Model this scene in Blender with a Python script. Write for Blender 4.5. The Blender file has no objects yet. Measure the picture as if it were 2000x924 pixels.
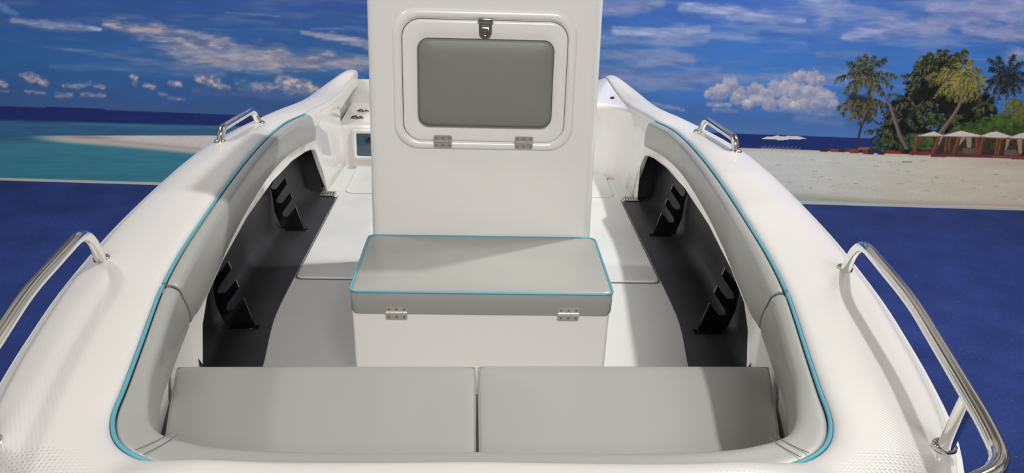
import bpy, bmesh, math, random
import numpy as np
from mathutils import Vector, Matrix

scene = bpy.context.scene
COL = scene.collection
random.seed(4)
HC = 2.2                        # eye height above the carpet; boat heights below are given relative to it
SOLE = -1.36                    # cockpit floor
V3 = Vector


def lin(c):
    c = c / 255.0
    return c / 12.92 if c <= 0.04045 else ((c + 0.055) / 1.055) ** 2.4


def rgb(r, g, b):
    return (lin(r), lin(g), lin(b), 1.0)


# ------------------------------------------------------------------ materials
def mat(name, col, rough=0.5, metal=0.0, coat=0.0, spec=0.5, bump=None, mottle=None):
    """bump = (scale, strength, distance); mottle = (scale, second colour, contrast low, high)"""
    m = bpy.data.materials.new(name)
    m.use_nodes = True
    nt = m.node_tree
    b = nt.nodes['Principled BSDF']
    b.inputs['Base Color'].default_value = col
    b.inputs['Roughness'].default_value = rough
    b.inputs['Metallic'].default_value = metal
    b.inputs['Specular IOR Level'].default_value = spec
    b.inputs['Coat Weight'].default_value = coat
    b.inputs['Coat Roughness'].default_value = 0.06
    tc = nt.nodes.new('ShaderNodeTexCoord')
    if mottle:
        n = nt.nodes.new('ShaderNodeTexNoise')
        n.inputs['Scale'].default_value = mottle[0]
        n.inputs['Detail'].default_value = 5
        nt.links.new(tc.outputs['Object'], n.inputs['Vector'])
        r = nt.nodes.new('ShaderNodeValToRGB')
        r.color_ramp.elements[0].color = col
        r.color_ramp.elements[1].color = mottle[1]
        r.color_ramp.elements[0].position = mottle[2]
        r.color_ramp.elements[1].position = mottle[3]
        nt.links.new(n.outputs['Fac'], r.inputs['Fac'])
        nt.links.new(r.outputs['Color'], b.inputs['Base Color'])
    if bump:
        n = nt.nodes.new('ShaderNodeTexNoise')
        n.inputs['Scale'].default_value = bump[0]
        n.inputs['Detail'].default_value = 4
        nt.links.new(tc.outputs['Object'], n.inputs['Vector'])
        bp = nt.nodes.new('ShaderNodeBump')
        bp.inputs['Strength'].default_value = bump[1]
        bp.inputs['Distance'].default_value = bump[2]
        nt.links.new(n.outputs['Fac'], bp.inputs['Height'])
        nt.links.new(bp.outputs['Normal'], b.inputs['Normal'])
    return m


GEL = mat('white_gelcoat', (0.64, 0.62, 0.598, 1), 0.28, coat=0.35)  # toned down in colour to offset strong light on top faces
GELC = mat('white_gelcoat_lightened', (0.78, 0.765, 0.74, 1), 0.25, coat=0.35)  # same gelcoat, lighter in colour to lift the dimmer upright fronts
LINER = mat('white_liner', (0.70, 0.685, 0.665, 1), 0.14, coat=0.6)
SOLEM = mat('sole_nonskid', (0.66, 0.665, 0.655, 1), 0.55, bump=(420, 0.25, 0.001), mottle=(3.0, (0.61, 0.62, 0.61, 1), 0.35, 0.75))
HATCHM = mat('sole_hatch_pale', (0.68, 0.69, 0.685, 1), 0.5, bump=(420, 0.2, 0.001), mottle=(5.0, (0.61, 0.62, 0.61, 1), 0.4, 0.8))
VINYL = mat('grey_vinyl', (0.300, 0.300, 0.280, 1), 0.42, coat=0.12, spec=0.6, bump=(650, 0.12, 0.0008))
VINYLD = mat('grey_vinyl_shaded', (0.20, 0.198, 0.183, 1), 0.45, bump=(650, 0.12, 0.0008))  # same vinyl with the shade of the upright door put into its colour
TEAL = mat('turquoise_piping', (0.075, 0.31, 0.40, 1), 0.4)
SEAMM = mat('grey_seam', (0.12, 0.125, 0.12, 1), 0.5)
BLACK = mat('black_lining', (0.019, 0.019, 0.021, 1), 0.45, spec=0.4, bump=(300, 0.15, 0.0006), mottle=(6, (0.027, 0.027, 0.029, 1), 0.35, 0.7))
BLACKG = mat('black_gloss', (0.006, 0.006, 0.007, 1), 0.12)
CHROME = mat('polished_steel', (0.82, 0.81, 0.78, 1), 0.07, metal=1.0)
STEEL = mat('brushed_steel', (0.80, 0.78, 0.74, 1), 0.36, metal=1.0)
DSTEEL = mat('dark_steel', (0.33, 0.30, 0.28, 1), 0.2, metal=1.0)
STEELD = mat('dull_steel', (0.50, 0.48, 0.46, 1), 0.42, metal=1.0)
SCREW = mat('screw_steel', (0.30, 0.29, 0.275, 1), 0.35, metal=1.0)
DARK = mat('dark_slot', (0.02, 0.02, 0.02, 1), 0.5)
PANE = mat('tinted_pane', (0.035, 0.085, 0.12, 1), 0.08, coat=0.5)
TRIM = mat('pale_trim', (0.50, 0.49, 0.46, 1), 0.45)
RUBM = mat('white_rub_rail', (0.70, 0.69, 0.665, 1), 0.3)
TIMBER = mat('cradle_steel', (0.12, 0.12, 0.13, 1), 0.5, metal=0.6)
WALLM = mat('plain_wall', (0.5, 0.5, 0.48, 1), 0.8)


def deck_material():
    """gelcoat with moulded-in nonskid: round dots on the bow, fine diagonal ribs along the side decks"""
    m = mat('nonskid_deck', (0.60, 0.582, 0.562, 1), 0.32, coat=0.25)  # gelcoat tone lowered to offset the strong light on the level deck
    nt = m.node_tree
    b = nt.nodes['Principled BSDF']
    tc = nt.nodes.new('ShaderNodeTexCoord')
    sep = nt.nodes.new('ShaderNodeSeparateXYZ')
    nt.links.new(tc.outputs['Object'], sep.inputs[0])

    def math_node(op, a, c=None, d=None):
        n = nt.nodes.new('ShaderNodeMath')
        n.operation = op
        for i, v in enumerate((a, c, d)):
            if v is None:
                continue
            if isinstance(v, (int, float)):
                n.inputs[i].default_value = v
            else:
                nt.links.new(v, n.inputs[i])
        return n.outputs[0]
    X, Y = sep.outputs[0], sep.outputs[1]
    k = 2 * math.pi / 0.0075
    sx = math_node('SINE', math_node('MULTIPLY', X, k))
    sy = math_node('SINE', math_node('MULTIPLY', Y, k))
    dots = math_node('MAXIMUM', math_node('SUBTRACT', math_node('ADD', sx, sy), 0.75), 0.0)
    rib = math_node('SINE', math_node('MULTIPLY', math_node('ADD', X, math_node('MULTIPLY', Y, 0.55)), 2 * math.pi / 0.0075))
    at_bow = math_node('LESS_THAN', Y, FORE)
    on_side = math_node('SUBTRACT', 1.0, math_node('SMOOTH_MIN', 1.0, math_node('MAXIMUM', math_node('MULTIPLY', math_node('SUBTRACT', Y, FORE), 1.0), 0.0), 0.1))
    h = math_node('ADD', math_node('MULTIPLY', dots, at_bow), math_node('MULTIPLY', math_node('MULTIPLY', rib, 0.10), on_side))
    att = nt.nodes.new('ShaderNodeAttribute')
    att.attribute_name = 'nonskid'
    h = math_node('MULTIPLY', h, att.outputs['Fac'])
    bp = nt.nodes.new('ShaderNodeBump')
    bp.inputs['Strength'].default_value = 0.7
    bp.inputs['Distance'].default_value = 0.0012
    nt.links.new(h, bp.inputs['Height'])
    nt.links.new(bp.outputs['Normal'], b.inputs['Normal'])
    return m


# ------------------------------------------------------------------ mesh helpers
def make(name, bm, m, parent=None, sub=0, sharp=35, smooth=True, mods=None):
    bmesh.ops.remove_doubles(bm, verts=bm.verts, dist=1e-6)
    bmesh.ops.recalc_face_normals(bm, faces=bm.faces)
    if smooth:
        for f in bm.faces:
            f.smooth = True
        if sharp:
            lim = math.radians(sharp)
            for e in bm.edges:
                if len(e.link_faces) == 2 and e.calc_face_angle(0) > lim:
                    e.smooth = False
    off = V3((0, 0, 0))
    p = parent
    while p is not None:
        off += p.location
        p = p.parent
    for v in bm.verts:
        v.co -= off
    me = bpy.data.meshes.new(name)
    bm.to_mesh(me)
    bm.free()
    me.materials.append(m)
    o = bpy.data.objects.new(name, me)
    COL.objects.link(o)
    if parent is not None:
        o.parent = parent
    if sub:
        s = o.modifiers.new('smooth', 'SUBSURF')
        s.levels = s.render_levels = sub
    return o


def W(x, y, h):
    return V3((x, y, h + HC))


def cr(pts, n):
    """Catmull-Rom resampling, n samples per span"""
    P = [V3(p) for p in pts]
    out = []
    for i in range(len(P) - 1):
        p0 = P[max(i - 1, 0)]
        p1, p2 = P[i], P[i + 1]
        p3 = P[min(i + 2, len(P) - 1)]
        for j in range(n):
            t = j / n
            out.append(0.5 * ((2 * p1) + (p2 - p0) * t + (2 * p0 - 5 * p1 + 4 * p2 - p3) * t * t + (3 * p1 - p0 - 3 * p2 + p3) * t ** 3))
    out.append(P[-1].copy())
    return out


def crn(rows, n):
    """the same on tuples of any length"""
    A = np.array(rows, float)
    out = []
    for i in range(len(A) - 1):
        p0, p1, p2, p3 = A[max(i - 1, 0)], A[i], A[i + 1], A[min(i + 2, len(A) - 1)]
        for j in range(n):
            t = j / n
            out.append(0.5 * (2 * p1 + (p2 - p0) * t + (2 * p0 - 5 * p1 + 4 * p2 - p3) * t * t + (3 * p1 - p0 - 3 * p2 + p3) * t ** 3))
    out.append(A[-1])
    return out


def loft(bm, rings, closed=False, cap=False):
    """rings: list of sections (equal point counts); closed joins the last point of a section to its first"""
    vs = [[bm.verts.new(p) for p in r] for r in rings]
    n = len(vs[0])
    for a, b in zip(vs[:-1], vs[1:]):
        for i in range(n if closed else n - 1):
            j = (i + 1) % n
            try:
                bm.faces.new((a[i], a[j], b[j], b[i]))
            except ValueError:
                pass
    if cap:
        bm.faces.new(vs[0])
        bm.faces.new(vs[-1])
    return vs


def tube(bm, pts, r, n=10, closed=False):
    P = [V3(p) for p in pts]
    rings = []
    up = None
    N = len(P)
    for i, p in enumerate(P):
        if closed:
            t = (P[(i + 1) % N] - P[i - 1]).normalized()
        else:
            t = (P[min(i + 1, N - 1)] - P[max(i - 1, 0)]).normalized()
        if up is None:
            up = t.orthogonal().normalized()
        up = (up - t * up.dot(t)).normalized()
        s = t.cross(up)
        rr = r[i] if isinstance(r, (list, tuple)) else r
        rings.append([p + (up * math.cos(a) + s * math.sin(a)) * rr for a in [2 * math.pi * k / n for k in range(n)]])
    vs = loft(bm, rings, closed=True, cap=not closed)
    if closed:
        a, b = vs[-1], vs[0]
        # match the seam by the nearest rotation
        best = min(range(n), key=lambda k: (a[0].co - b[k].co).length)
        for i in range(n):
            bm.faces.new((a[i], a[(i + 1) % n], b[(i + 1 + best) % n], b[(i + best) % n]))


def box(bm, lo, hi, bev=0.0, seg=3):
    g = bmesh.ops.create_cube(bm, size=1.0)
    vs = g['verts']
    for v in vs:
        v.co = V3([lo[i] + (v.co[i] + 0.5) * (hi[i] - lo[i]) for i in range(3)])
    if bev:
        es = list({e for v in vs for e in v.link_edges})
        bmesh.ops.bevel(bm, geom=es, offset=bev, segments=seg, profile=0.5, affect='EDGES')


def prism(bm, poly, fn0, fn1):
    """closed polygon carried to two places and joined"""
    a = [bm.verts.new(fn0(*p)) for p in poly]
    b = [bm.verts.new(fn1(*p)) for p in poly]
    bm.faces.new(a)
    bm.faces.new(list(reversed(b)))
    n = len(a)
    for i in range(n):
        bm.faces.new((a[i], b[i], b[(i + 1) % n], a[(i + 1) % n]))


def rrect(cx, cz, hw, hh, r, seg=8):
    pts = []
    for qx, qz, a0 in ((1, 1, 0), (-1, 1, 90), (-1, -1, 180), (1, -1, 270)):
        for k in range(seg + 1):
            a = math.radians(a0 + 90 * k / seg)
            pts.append((cx + qx * (hw - r) + r * math.cos(a), cz + qz * (hh - r) + r * math.sin(a)))
    return pts


def disc(bm, c, axis, prof, n=20):
    """lathe: prof = [(radius, distance along axis)]"""
    axis = V3(axis).normalized()
    u = axis.orthogonal().normalized()
    w = axis.cross(u)
    rings = [[V3(c) + axis * d + (u * math.cos(2 * math.pi * k / n) + w * math.sin(2 * math.pi * k / n)) * max(r, 1e-4) for k in range(n)] for r, d in prof]
    loft(bm, rings, closed=True, cap=True)


# ------------------------------------------------------------------ the setting
WO = V3((0, 6.637066, 0))                 # back wall: a point on its foot and its direction
WD = V3((0.998748, -0.050025, 0))
WN = V3((-WD.y, WD.x, 0))                 # pointing away from the boat


def wallbox(bm, s0, s1, h0, h1, d0, d1):
    pts = [(s, d) for s, d in ((s0, d0), (s1, d0), (s1, d1), (s0, d1))]
    prism(bm, pts, lambda s, d: WO + WD * s + WN * d + V3((0, 0, h0)), lambda s, d: WO + WD * s + WN * d + V3((0, 0, h1)))


def carpet_material():
    m = bpy.data.materials.new('blue_carpet')
    m.use_nodes = True
    nt = m.node_tree
    b = nt.nodes['Principled BSDF']
    b.inputs['Roughness'].default_value = 0.95
    b.inputs['Specular IOR Level'].default_value = 0.15
    tc = nt.nodes.new('ShaderNodeTexCoord')
    n1 = nt.nodes.new('ShaderNodeTexNoise')
    n1.inputs['Scale'].default_value = 55
    n1.inputs['Detail'].default_value = 8
    n1.inputs['Roughness'].default_value = 0.75
    n2 = nt.nodes.new('ShaderNodeTexNoise')
    n2.inputs['Scale'].default_value = 3
    n2.inputs['Detail'].default_value = 6
    n3 = nt.nodes.new('ShaderNodeTexNoise')          # lint caught in the pile
    n3.inputs['Scale'].default_value = 38
    n3.inputs['Detail'].default_value = 3
    n3.inputs['Distortion'].default_value = 1.2
    mp = nt.nodes.new('ShaderNodeMapping')
    mp.inputs['Scale'].default_value = (1.0, 3.0, 1.0)
    mp.inputs['Rotation'].default_value = (0, 0, 0.6)
    nt.links.new(tc.outputs['Object'], mp.inputs[0])
    for n in (n1, n2):
        nt.links.new(tc.outputs['Object'], n.inputs['Vector'])
    nt.links.new(mp.outputs[0], n3.inputs['Vector'])
    r1 = nt.nodes.new('ShaderNodeValToRGB')
    r1.color_ramp.elements[0].position, r1.color_ramp.elements[1].position = 0.3, 0.72
    r1.color_ramp.elements[0].color = (0.012, 0.025, 0.115, 1)
    r1.color_ramp.elements[1].color = (0.025, 0.045, 0.185, 1)
    nt.links.new(n1.outputs['Fac'], r1.inputs['Fac'])
    r2 = nt.nodes.new('ShaderNodeValToRGB')
    r2.color_ramp.elements[0].position, r2.color_ramp.elements[1].position = 0.35, 0.7
    r2.color_ramp.elements[0].color = (0.85, 0.85, 0.85, 1)
    r2.color_ramp.elements[1].color = (1.2, 1.2, 1.15, 1)
    nt.links.new(n2.outputs['Fac'], r2.inputs['Fac'])
    mx = nt.nodes.new('ShaderNodeMixRGB')
    mx.blend_type = 'MULTIPLY'
    mx.inputs[0].default_value = 1
    nt.links.new(r1.outputs[0], mx.inputs[1])
    nt.links.new(r2.outputs[0], mx.inputs[2])
    r3 = nt.nodes.new('ShaderNodeValToRGB')
    r3.color_ramp.elements[0].position, r3.color_ramp.elements[1].position = 0.66, 0.75
    nt.links.new(n3.outputs['Fac'], r3.inputs['Fac'])
    m2 = nt.nodes.new('ShaderNodeMixRGB')
    nt.links.new(r3.outputs[0], m2.inputs[0])
    nt.links.new(mx.outputs[0], m2.inputs[1])
    m2.inputs[2].default_value = (0.07, 0.09, 0.22, 1)
    nt.links.new(m2.outputs[0], b.inputs['Base Color'])
    bp = nt.nodes.new('ShaderNodeBump')
    bp.inputs['Strength'].default_value = 0.5
    bp.inputs['Distance'].default_value = 0.006
    nt.links.new(n1.outputs['Fac'], bp.inputs['Height'])
    nt.links.new(bp.outputs['Normal'], b.inputs['Normal'])
    return m


bm = bmesh.new()
box(bm, (-9, -4, -0.05), (9, 7.2, 0.0))
floor = make('floor', bm, carpet_material(), smooth=False)
floor['kind'] = 'structure'
bm = bmesh.new()
wallbox(bm, -9, 9, 0.0, 2.5, 0.02, 0.14)
wl = make('wall_back', bm, WALLM, smooth=False)
wl['kind'] = 'structure'
bm = bmesh.new()
wallbox(bm, -9, 9, 0.001, 0.022, -0.008, 0.018)
tr = make('trim_1', bm, TRIM, smooth=False)
tr['kind'] = 'structure'


# ------------------------------------------------------------------ the printed mural
# Camera projection from wall positions to image pixels, the mural's painting coordinates (about 230 pixels to the metre across the wall)
WALL_TO_IMAGE = np.array([[232.167936, -45.409139, 931.407107], [6.875679, -240.329664, 379.47651], [0.000076, -0.051831, 1.0]])
PRINT = 1.0                       # ink density of the print


def lin_np(c):
    c = np.clip(np.asarray(c, float) / 255.0, 0, 1)
    return np.where(c <= 0.04045, c / 12.92, ((c + 0.055) / 1.055) ** 2.4)


def value_noise(x, y, seed):
    rs = np.random.RandomState(seed)
    T = rs.rand(256, 256)
    xi, yi = np.floor(x).astype(int), np.floor(y).astype(int)
    fx, fy = x - xi, y - yi
    fx, fy = fx * fx * (3 - 2 * fx), fy * fy * (3 - 2 * fy)
    g = lambda a, b: T[a & 255, b & 255]
    return (g(xi, yi) * (1 - fx) + g(xi + 1, yi) * fx) * (1 - fy) + (g(xi, yi + 1) * (1 - fx) + g(xi + 1, yi + 1) * fx) * fy


def fbm(x, y, seed, octv=4):
    a, s, t = 0, 0.5, 0
    for o in range(octv):
        a = a + s * value_noise(x * 2 ** o, y * 2 ** o, seed + o)
        t += s
        s *= 0.55
    return a / t


def sstep(a, b, x):
    t = np.clip((x - a) / (b - a), 0, 1)
    return t * t * (3 - 2 * t)


class Print:
    def __init__(self, U, V):
        self.U, self.V = U, V
        self.C = np.zeros(U.shape + (3,))

    def window(self, x0, x1, y0, y1):
        # rows run with height, columns along the wall
        m = (self.U > x0) & (self.U < x1) & (self.V > y0) & (self.V < y1)
        r = np.where(m.any(1))[0]
        c = np.where(m.any(0))[0]
        if len(r) == 0 or len(c) == 0:
            return None
        return slice(r[0], r[-1] + 1), slice(c[0], c[-1] + 1)

    def blend(self, col, a, w=None):
        if w is None:
            w = (slice(None), slice(None))
        a = np.clip(a, 0, 1)[..., None]
        self.C[w] = self.C[w] * (1 - a) + np.asarray(col, float) * a

    def path_dist(self, pts, rad, u, v):
        d = np.full(u.shape, 1e9)
        for (ax, ay), (bx, by), ra, rb in zip(pts[:-1], pts[1:], rad[:-1], rad[1:]):
            dx, dy = bx - ax, by - ay
            t = np.clip(((u - ax) * dx + (v - ay) * dy) / (dx * dx + dy * dy + 1e-9), 0, 1)
            r = ra + (rb - ra) * t
            d = np.minimum(d, np.hypot(u - ax - dx * t, v - ay - dy * t) / r)
        return d

    def stroke(self, pts, rad, col, alpha=1.0, soft=0.4):
        if not isinstance(rad, (list, tuple)):
            rad = [rad] * len(pts)
        m = max(rad) * 1.5 + 1.5
        w = self.window(min(p[0] for p in pts) - m, max(p[0] for p in pts) + m, min(p[1] for p in pts) - m, max(p[1] for p in pts) + m)
        if w is None:
            return
        d = self.path_dist(pts, rad, self.U[w], self.V[w])
        self.blend(col, alpha * (1 - sstep(1 - soft, 1 + soft, d)), w)

    def cloud(self, pts, rad, col, alpha, seed, sx=26, sy=7, rough=1.5, col2=None):
        if not isinstance(rad, (list, tuple)):
            rad = [rad] * len(pts)
        m = max(rad) * 2.4
        w = self.window(min(p[0] for p in pts) - m, max(p[0] for p in pts) + m, min(p[1] for p in pts) - m, max(p[1] for p in pts) + m)
        if w is None:
            return
        u, v = self.U[w], self.V[w]
        d = self.path_dist(pts, rad, u, v)
        n = fbm(u / sx + 7, (v - .04 * u) / sy + 3, seed)
        n2 = fbm(u / (sx * .9) + 9, (v - .04 * u) / sy, seed + 11, 3)
        a = alpha * (1 - sstep(.15, 1.35, d + (n - .5) * rough)) * (.55 + .7 * n2)
        c = np.asarray(col, float) * (.80 + .4 * n2[..., None]) if col2 is None else np.asarray(col2, float) + (np.asarray(col, float) - np.asarray(col2, float)) * sstep(.3, .7, n2)[..., None]
        self.blend(c, a, w)

    def poly(self, pts, col, alpha=1.0):
        w = self.window(min(p[0] for p in pts) - 1, max(p[0] for p in pts) + 1, min(p[1] for p in pts) - 1, max(p[1] for p in pts) + 1)
        if w is None:
            return
        u, v = self.U[w], self.V[w]
        ins = np.zeros(u.shape, bool)
        n = len(pts)
        for i in range(n):
            (x0, y0), (x1, y1) = pts[i], pts[(i + 1) % n]
            if y0 == y1:
                continue
            c = ((y0 > v) != (y1 > v)) & (u < (x1 - x0) * (v - y0) / (y1 - y0) + x0)
            ins ^= c
        self.blend(col, ins * alpha, w)

    def frond(self, c, tip, cols, rs, width=7.0, n=16):
        (cx, cy), (tx, ty) = c, tip
        L = math.hypot(tx - cx, ty - cy)
        mx, my = (cx + tx) / 2, (cy + ty) / 2 - L * .20 - max(0, (ty - cy)) * .12
        q = lambda t: ((1 - t) ** 2 * cx + 2 * t * (1 - t) * mx + t * t * tx, (1 - t) ** 2 * cy + 2 * t * (1 - t) * my + t * t * ty)
        self.stroke([q(k / 6) for k in range(7)], [1.1] * 4 + [.9, .8, .6], cols[0], .9)
        for k in range(2, n + 1):
            t = k / n
            x, y = q(t)
            x2, y2 = q(min(1.0, t + .03))
            x1, y1 = q(t - .03)
            a = math.atan2(y2 - y1, x2 - x1)
            for sgn in (-1, 1):
                b = a + sgn * (.75 + .35 * rs.rand())
                ll = width * (.55 + .6 * math.sin(math.pi * min(1, t * .85 + .12))) * (.8 + .4 * rs.rand())
                ex, ey = x + math.cos(b) * ll, y + math.sin(b) * ll + ll * .35
                self.stroke([(x, y), ((x + ex) / 2, (y + ey) / 2 - .4), (ex, ey)], [1.15, 1.0, .5], cols[rs.randint(len(cols))], .85)


def paint(U, V):
    P = Print(U, V)
    hz = 207 + .0372 * U                       # the sea's horizon
    Y = V - hz
    right = sstep(900, 1350, U)
    # sky
    t = np.clip(-Y / 235.0, 0, 1.3)
    stops = [0, .12, .35, .65, 1.0, 1.3]
    colL = np.array([(62, 94, 146), (56, 92, 148), (50, 98, 156), (48, 91, 152), (49, 79, 144), (46, 74, 140)], float)
    colR = np.array([(78, 112, 166), (66, 106, 168), (60, 110, 178), (60, 110, 180), (56, 96, 172), (52, 88, 166)], float)
    for ch in range(3):
        P.C[..., ch] = np.interp(t, stops, colL[:, ch]) * (1 - right) + np.interp(t, stops, colR[:, ch]) * right
    n = fbm(U / 90, (V - .04 * U) / 22, 5)
    P.C *= (.94 + .12 * n)[..., None]
    g, p = (150, 148, 166), (182, 170, 172)
    cl = P.cloud
    # long cirrus on the left and its wisps
    cl([(205, 45), (290, 58), (370, 88), (460, 112), (560, 117), (730, 124)], [9, 22, 40, 32, 26, 15], p, .86, 21, 34, 8, 1.5, (112, 118, 152))
    cl([(360, 100), (450, 118), (540, 130)], [20, 24, 14], p, .5, 22, 30, 7)
    cl([(26, 40), (100, 49), (195, 57)], [6, 9, 5], (150, 155, 180), .85, 23, 22, 5)
    cl([(-10, 10), (12, 18), (30, 28)], 9, (110, 140, 180), .6, 24)
    cl([(120, 94), (250, 114), (410, 134)], [3, 6, 10], (120, 140, 176), .42, 25, 40, 5)
    cl([(100, 130), (260, 132), (430, 142)], [5, 12, 12], (112, 132, 172), .42, 26, 44, 6)
    cl([(440, 24), (500, 28), (545, 32)], [2, 4, 2], (110, 140, 185), .6, 27)
    cl([(590, 64), (650, 72), (725, 90)], [4, 9, 9], (160, 155, 170), .85, 28, 24, 5)
    cl([(610, 56), (690, 56), (730, 60)], [3, 6, 8], (110, 128, 168), .55, 29)
    cl([(560, 120), (640, 125), (730, 120)], [12, 8, 14], (150, 145, 165), .6, 30)
    # low cumulus row on the left
    for i, (pts, r, a) in enumerate([([(40, 146), (60, 150), (90, 163)], [5, 10, 7], .95), ([(258, 150), (264, 154)], 7, .95), ([(262, 163), (264, 165)], 6, .5),
                                     ([(284, 166), (300, 170)], 6, .7), ([(332, 162), (352, 165)], 6, .95), ([(186, 167), (202, 170)], 5, .8), ([(124, 168), (150, 168), (176, 163)], [4, 7, 5], .7),
                                     ([(112, 185), (138, 185)], 6, .6), ([(160, 184), (205, 187)], 5, .5), ([(-6, 162), (12, 166)], 7, .9), ([(0, 176), (16, 178)], 4, .5), ([(50, 178), (88, 182)], 4, .5),
                                     ([(345, 195), (352, 193)], 3, .4), ([(310, 182), (325, 184)], 4, .4), ([(385, 154), (415, 160), (448, 173)], [8, 12, 5], .9), ([(330, 190), (360, 193)], 4, .3),
                                     ([(470, 165), (520, 172)], [12, 10], .35), ([(500, 170), (560, 168)], 9, .6), ([(545, 157), (580, 162), (618, 173)], [9, 15, 9], 1.0), ([(560, 178), (640, 182)], [9, 8], .55), ([(690, 165), (730, 175)], 18, .6)]):
        cl(pts, r, (196, 182, 178), a, 40 + i, 9, 6, 1.1, (130, 132, 160))
    cl([(380, 176), (560, 186), (730, 190)], [8, 12, 14], (92, 108, 152), .5, 62)
    # right: high veils
    for i, (pts, r, a, c) in enumerate([([(1120, 20), (1200, 18), (1290, 2)], [14, 14, 12], .55, g), ([(1330, 14), (1420, 24), (1520, 36), (1570, 40)], [8, 12, 10, 5], .85, (165, 168, 190)), ([(1200, 60), (1300, 64), (1380, 54)], [7, 11, 7], .85, (160, 168, 192)),
                                        ([(1160, 76), (1260, 80), (1380, 78)], [8, 7, 4], .5, g), ([(1150, 104), (1250, 116), (1350, 118)], [10, 13, 8], .65, (142, 142, 168)), ([(1150, 140), (1250, 158), (1400, 148)], [12, 18, 13], .62, (132, 132, 162)),
                                        ([(1380, 70), (1500, 78), (1570, 84)], [4, 6, 8], .4, (120, 150, 195)), ([(1250, 172), (1400, 176)], [6, 4], .3, g), ([(1590, -10), (1640, 8), (1610, 36)], [24, 22, 14], .75, (150, 162, 190)),
                                        ([(1650, 72), (1730, 58), (1840, 50)], [7, 17, 10], .85, (150, 148, 180)), ([(1690, 28), (1760, 36)], [8, 10], .4, g), ([(1826, 14), (1900, 22), (2040, 20)], [13, 26, 30], .8, (150, 148, 182)),
                                        ([(1885, 62), (1960, 66), (2040, 62)], [9, 12, 14], .8, (146, 146, 182)), ([(1820, 44), (1920, 46)], [8, 10], .4, g), ([(1715, 86), (1800, 88)], 3, .45, (110, 140, 195)), ([(1980, 112), (2040, 118)], 14, .7, g),
                                        ([(1420, 152), (1580, 150), (1660, 158)], [8, 14, 14], .5, (140, 145, 178)), ([(1560, 228), (1640, 236)], 8, .3, g), ([(1600, 205), (1640, 215)], 12, .35, g), ([(1600, 108), (1690, 104)], [6, 10], .35, g)]):
        cl(pts, [q_ * 1.35 for q_ in (r if isinstance(r, list) else [r] * len(pts))], c, a * .9, 70 + i, 34, 8, 1.5)
    cl([(1268, 200), (1300, 208), (1334, 214)], [4, 6, 4], (146, 150, 178), .7, 95, 10, 5)
    for sd, al, x0, x1 in ((98, .55, 1100, 1200), (99, .25, -300, -200)):
        hz2 = fbm(U / 130 + sd, (V - .05 * U) / 20, sd, 4)
        P.blend((140, 150, 184), al * sstep(.48, .78, hz2) * sstep(x0, x1, U) * sstep(60, 110, -Y))
    # right: the big cumulus
    K = 1 / 4.8625
    puffs = [(320, 230, 72), (180, 300, 62), (240, 280, 66), (420, 300, 56), (560, 290, 80), (640, 330, 66), (760, 260, 76), (850, 250, 66), (1000, 140, 52), (1100, 155, 62), (1180, 178, 44), (930, 160, 50), (950, 300, 86), (1080, 320, 84), (1150, 312, 74),
             (1240, 370, 76), (1300, 405, 50), (700, 400, 66), (850, 400, 66), (480, 410, 46), (930, 420, 42), (110, 310, 34), (560, 360, 60), (400, 350, 60), (1010, 400, 60), (1130, 410, 56)]
    w = P.window(1350, 1665, 118, 225)
    if w is not None:
        u, v = U[w], V[w]
        dn = (fbm(u / 7, v / 6, 101, 5) - .5)
        big = fbm(u / 24, v / 13, 103, 4) - .5
        cover = np.zeros(u.shape)
        lit = np.zeros(u.shape)
        for x, y, r in puffs:
            cx, cy, rr = 1360 + x * K, 120 + y * K, r * K * 1.22
            d = np.hypot(u - cx, (v - cy) * 1.08) / rr + dn * 1.1
            a = 1 - sstep(.80, 1.22, d)
            k = np.clip(.55 - (v - cy) / rr * .42 + (cx - u) / rr * .10 + dn * 1.0 + big * 1.3, 0, 1)
            lit = np.where(a > cover * .98, np.maximum(lit * .45, k) if r < 50 else k * .55 + lit * .45, lit)
            cover = np.maximum(cover, a)
        base = sstep(205, 222, v)
        col = np.array((118, 128, 166), float) + (np.array((204, 192, 186), float) - np.array((118, 128, 166), float)) * np.clip(lit, 0, 1)[..., None]
        P.blend(col, cover * (1 - .75 * base) * .95, w)
    for i, (pts, r, a) in enumerate([([(1384, 203), (1425, 205)], [6, 5], .75), ([(1395, 214), (1440, 217)], 5, .4), ([(1500, 214), (1580, 220)], 6, .3), ([(1560, 212), (1620, 222)], 7, .4)]):
        cl(pts, r, (165, 160, 176), a, 110 + i, 9, 5, 1.1)
    # sea
    ns = fbm(U / 60, V / 3.2, 130)
    edge = sstep(-.8, .8, Y + np.where((U > 88) & (U < 205), 2.2, 0) * sstep(88, 92, U))
    deep = np.array((30, 46, 106), float) * (.88 + .24 * ns)[..., None]
    P.blend(deep, edge)
    yb = 27 - .01 * U
    P.blend(np.array((54, 98, 136), float) * (.86 + .3 * ns)[..., None], sstep(-3, 4, Y - yb) * (1 - right))
    P.blend(np.array((70, 140, 150), float) * (.9 + .2 * ns)[..., None], .55 * np.exp(-((Y - yb - 3) / 3.0) ** 2) * sstep(60, 300, U) * (1 - right) * (.3 + ns))
    tq = np.array((60, 128, 148), float) * (.92 + .16 * ns)[..., None]
    P.blend(tq, sstep(266, 284, V + .0 * U + (U - 60) * .0) * (1 - right))
    P.blend((40, 108, 124), .5 * np.exp(-((V - 315.5) / 2.0) ** 2) * np.exp(-((U - 240) / 14) ** 2))
    # sand bar
    top = 265.0 + 0 * U
    bot = np.interp(U, [20, 60, 130, 250, 420, 700], [267, 271, 278, 287, 303, 322])
    inside = sstep(-1.0, 1.0, V - top) * (1 - sstep(-6, 3, V - bot)) * (1 - right)
    P.blend((126, 162, 160), sstep(-1, 1, V - top) * (1 - sstep(-4, 5, V - bot - 1)) * sstep(30, 120, U) * (1 - right))
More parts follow.
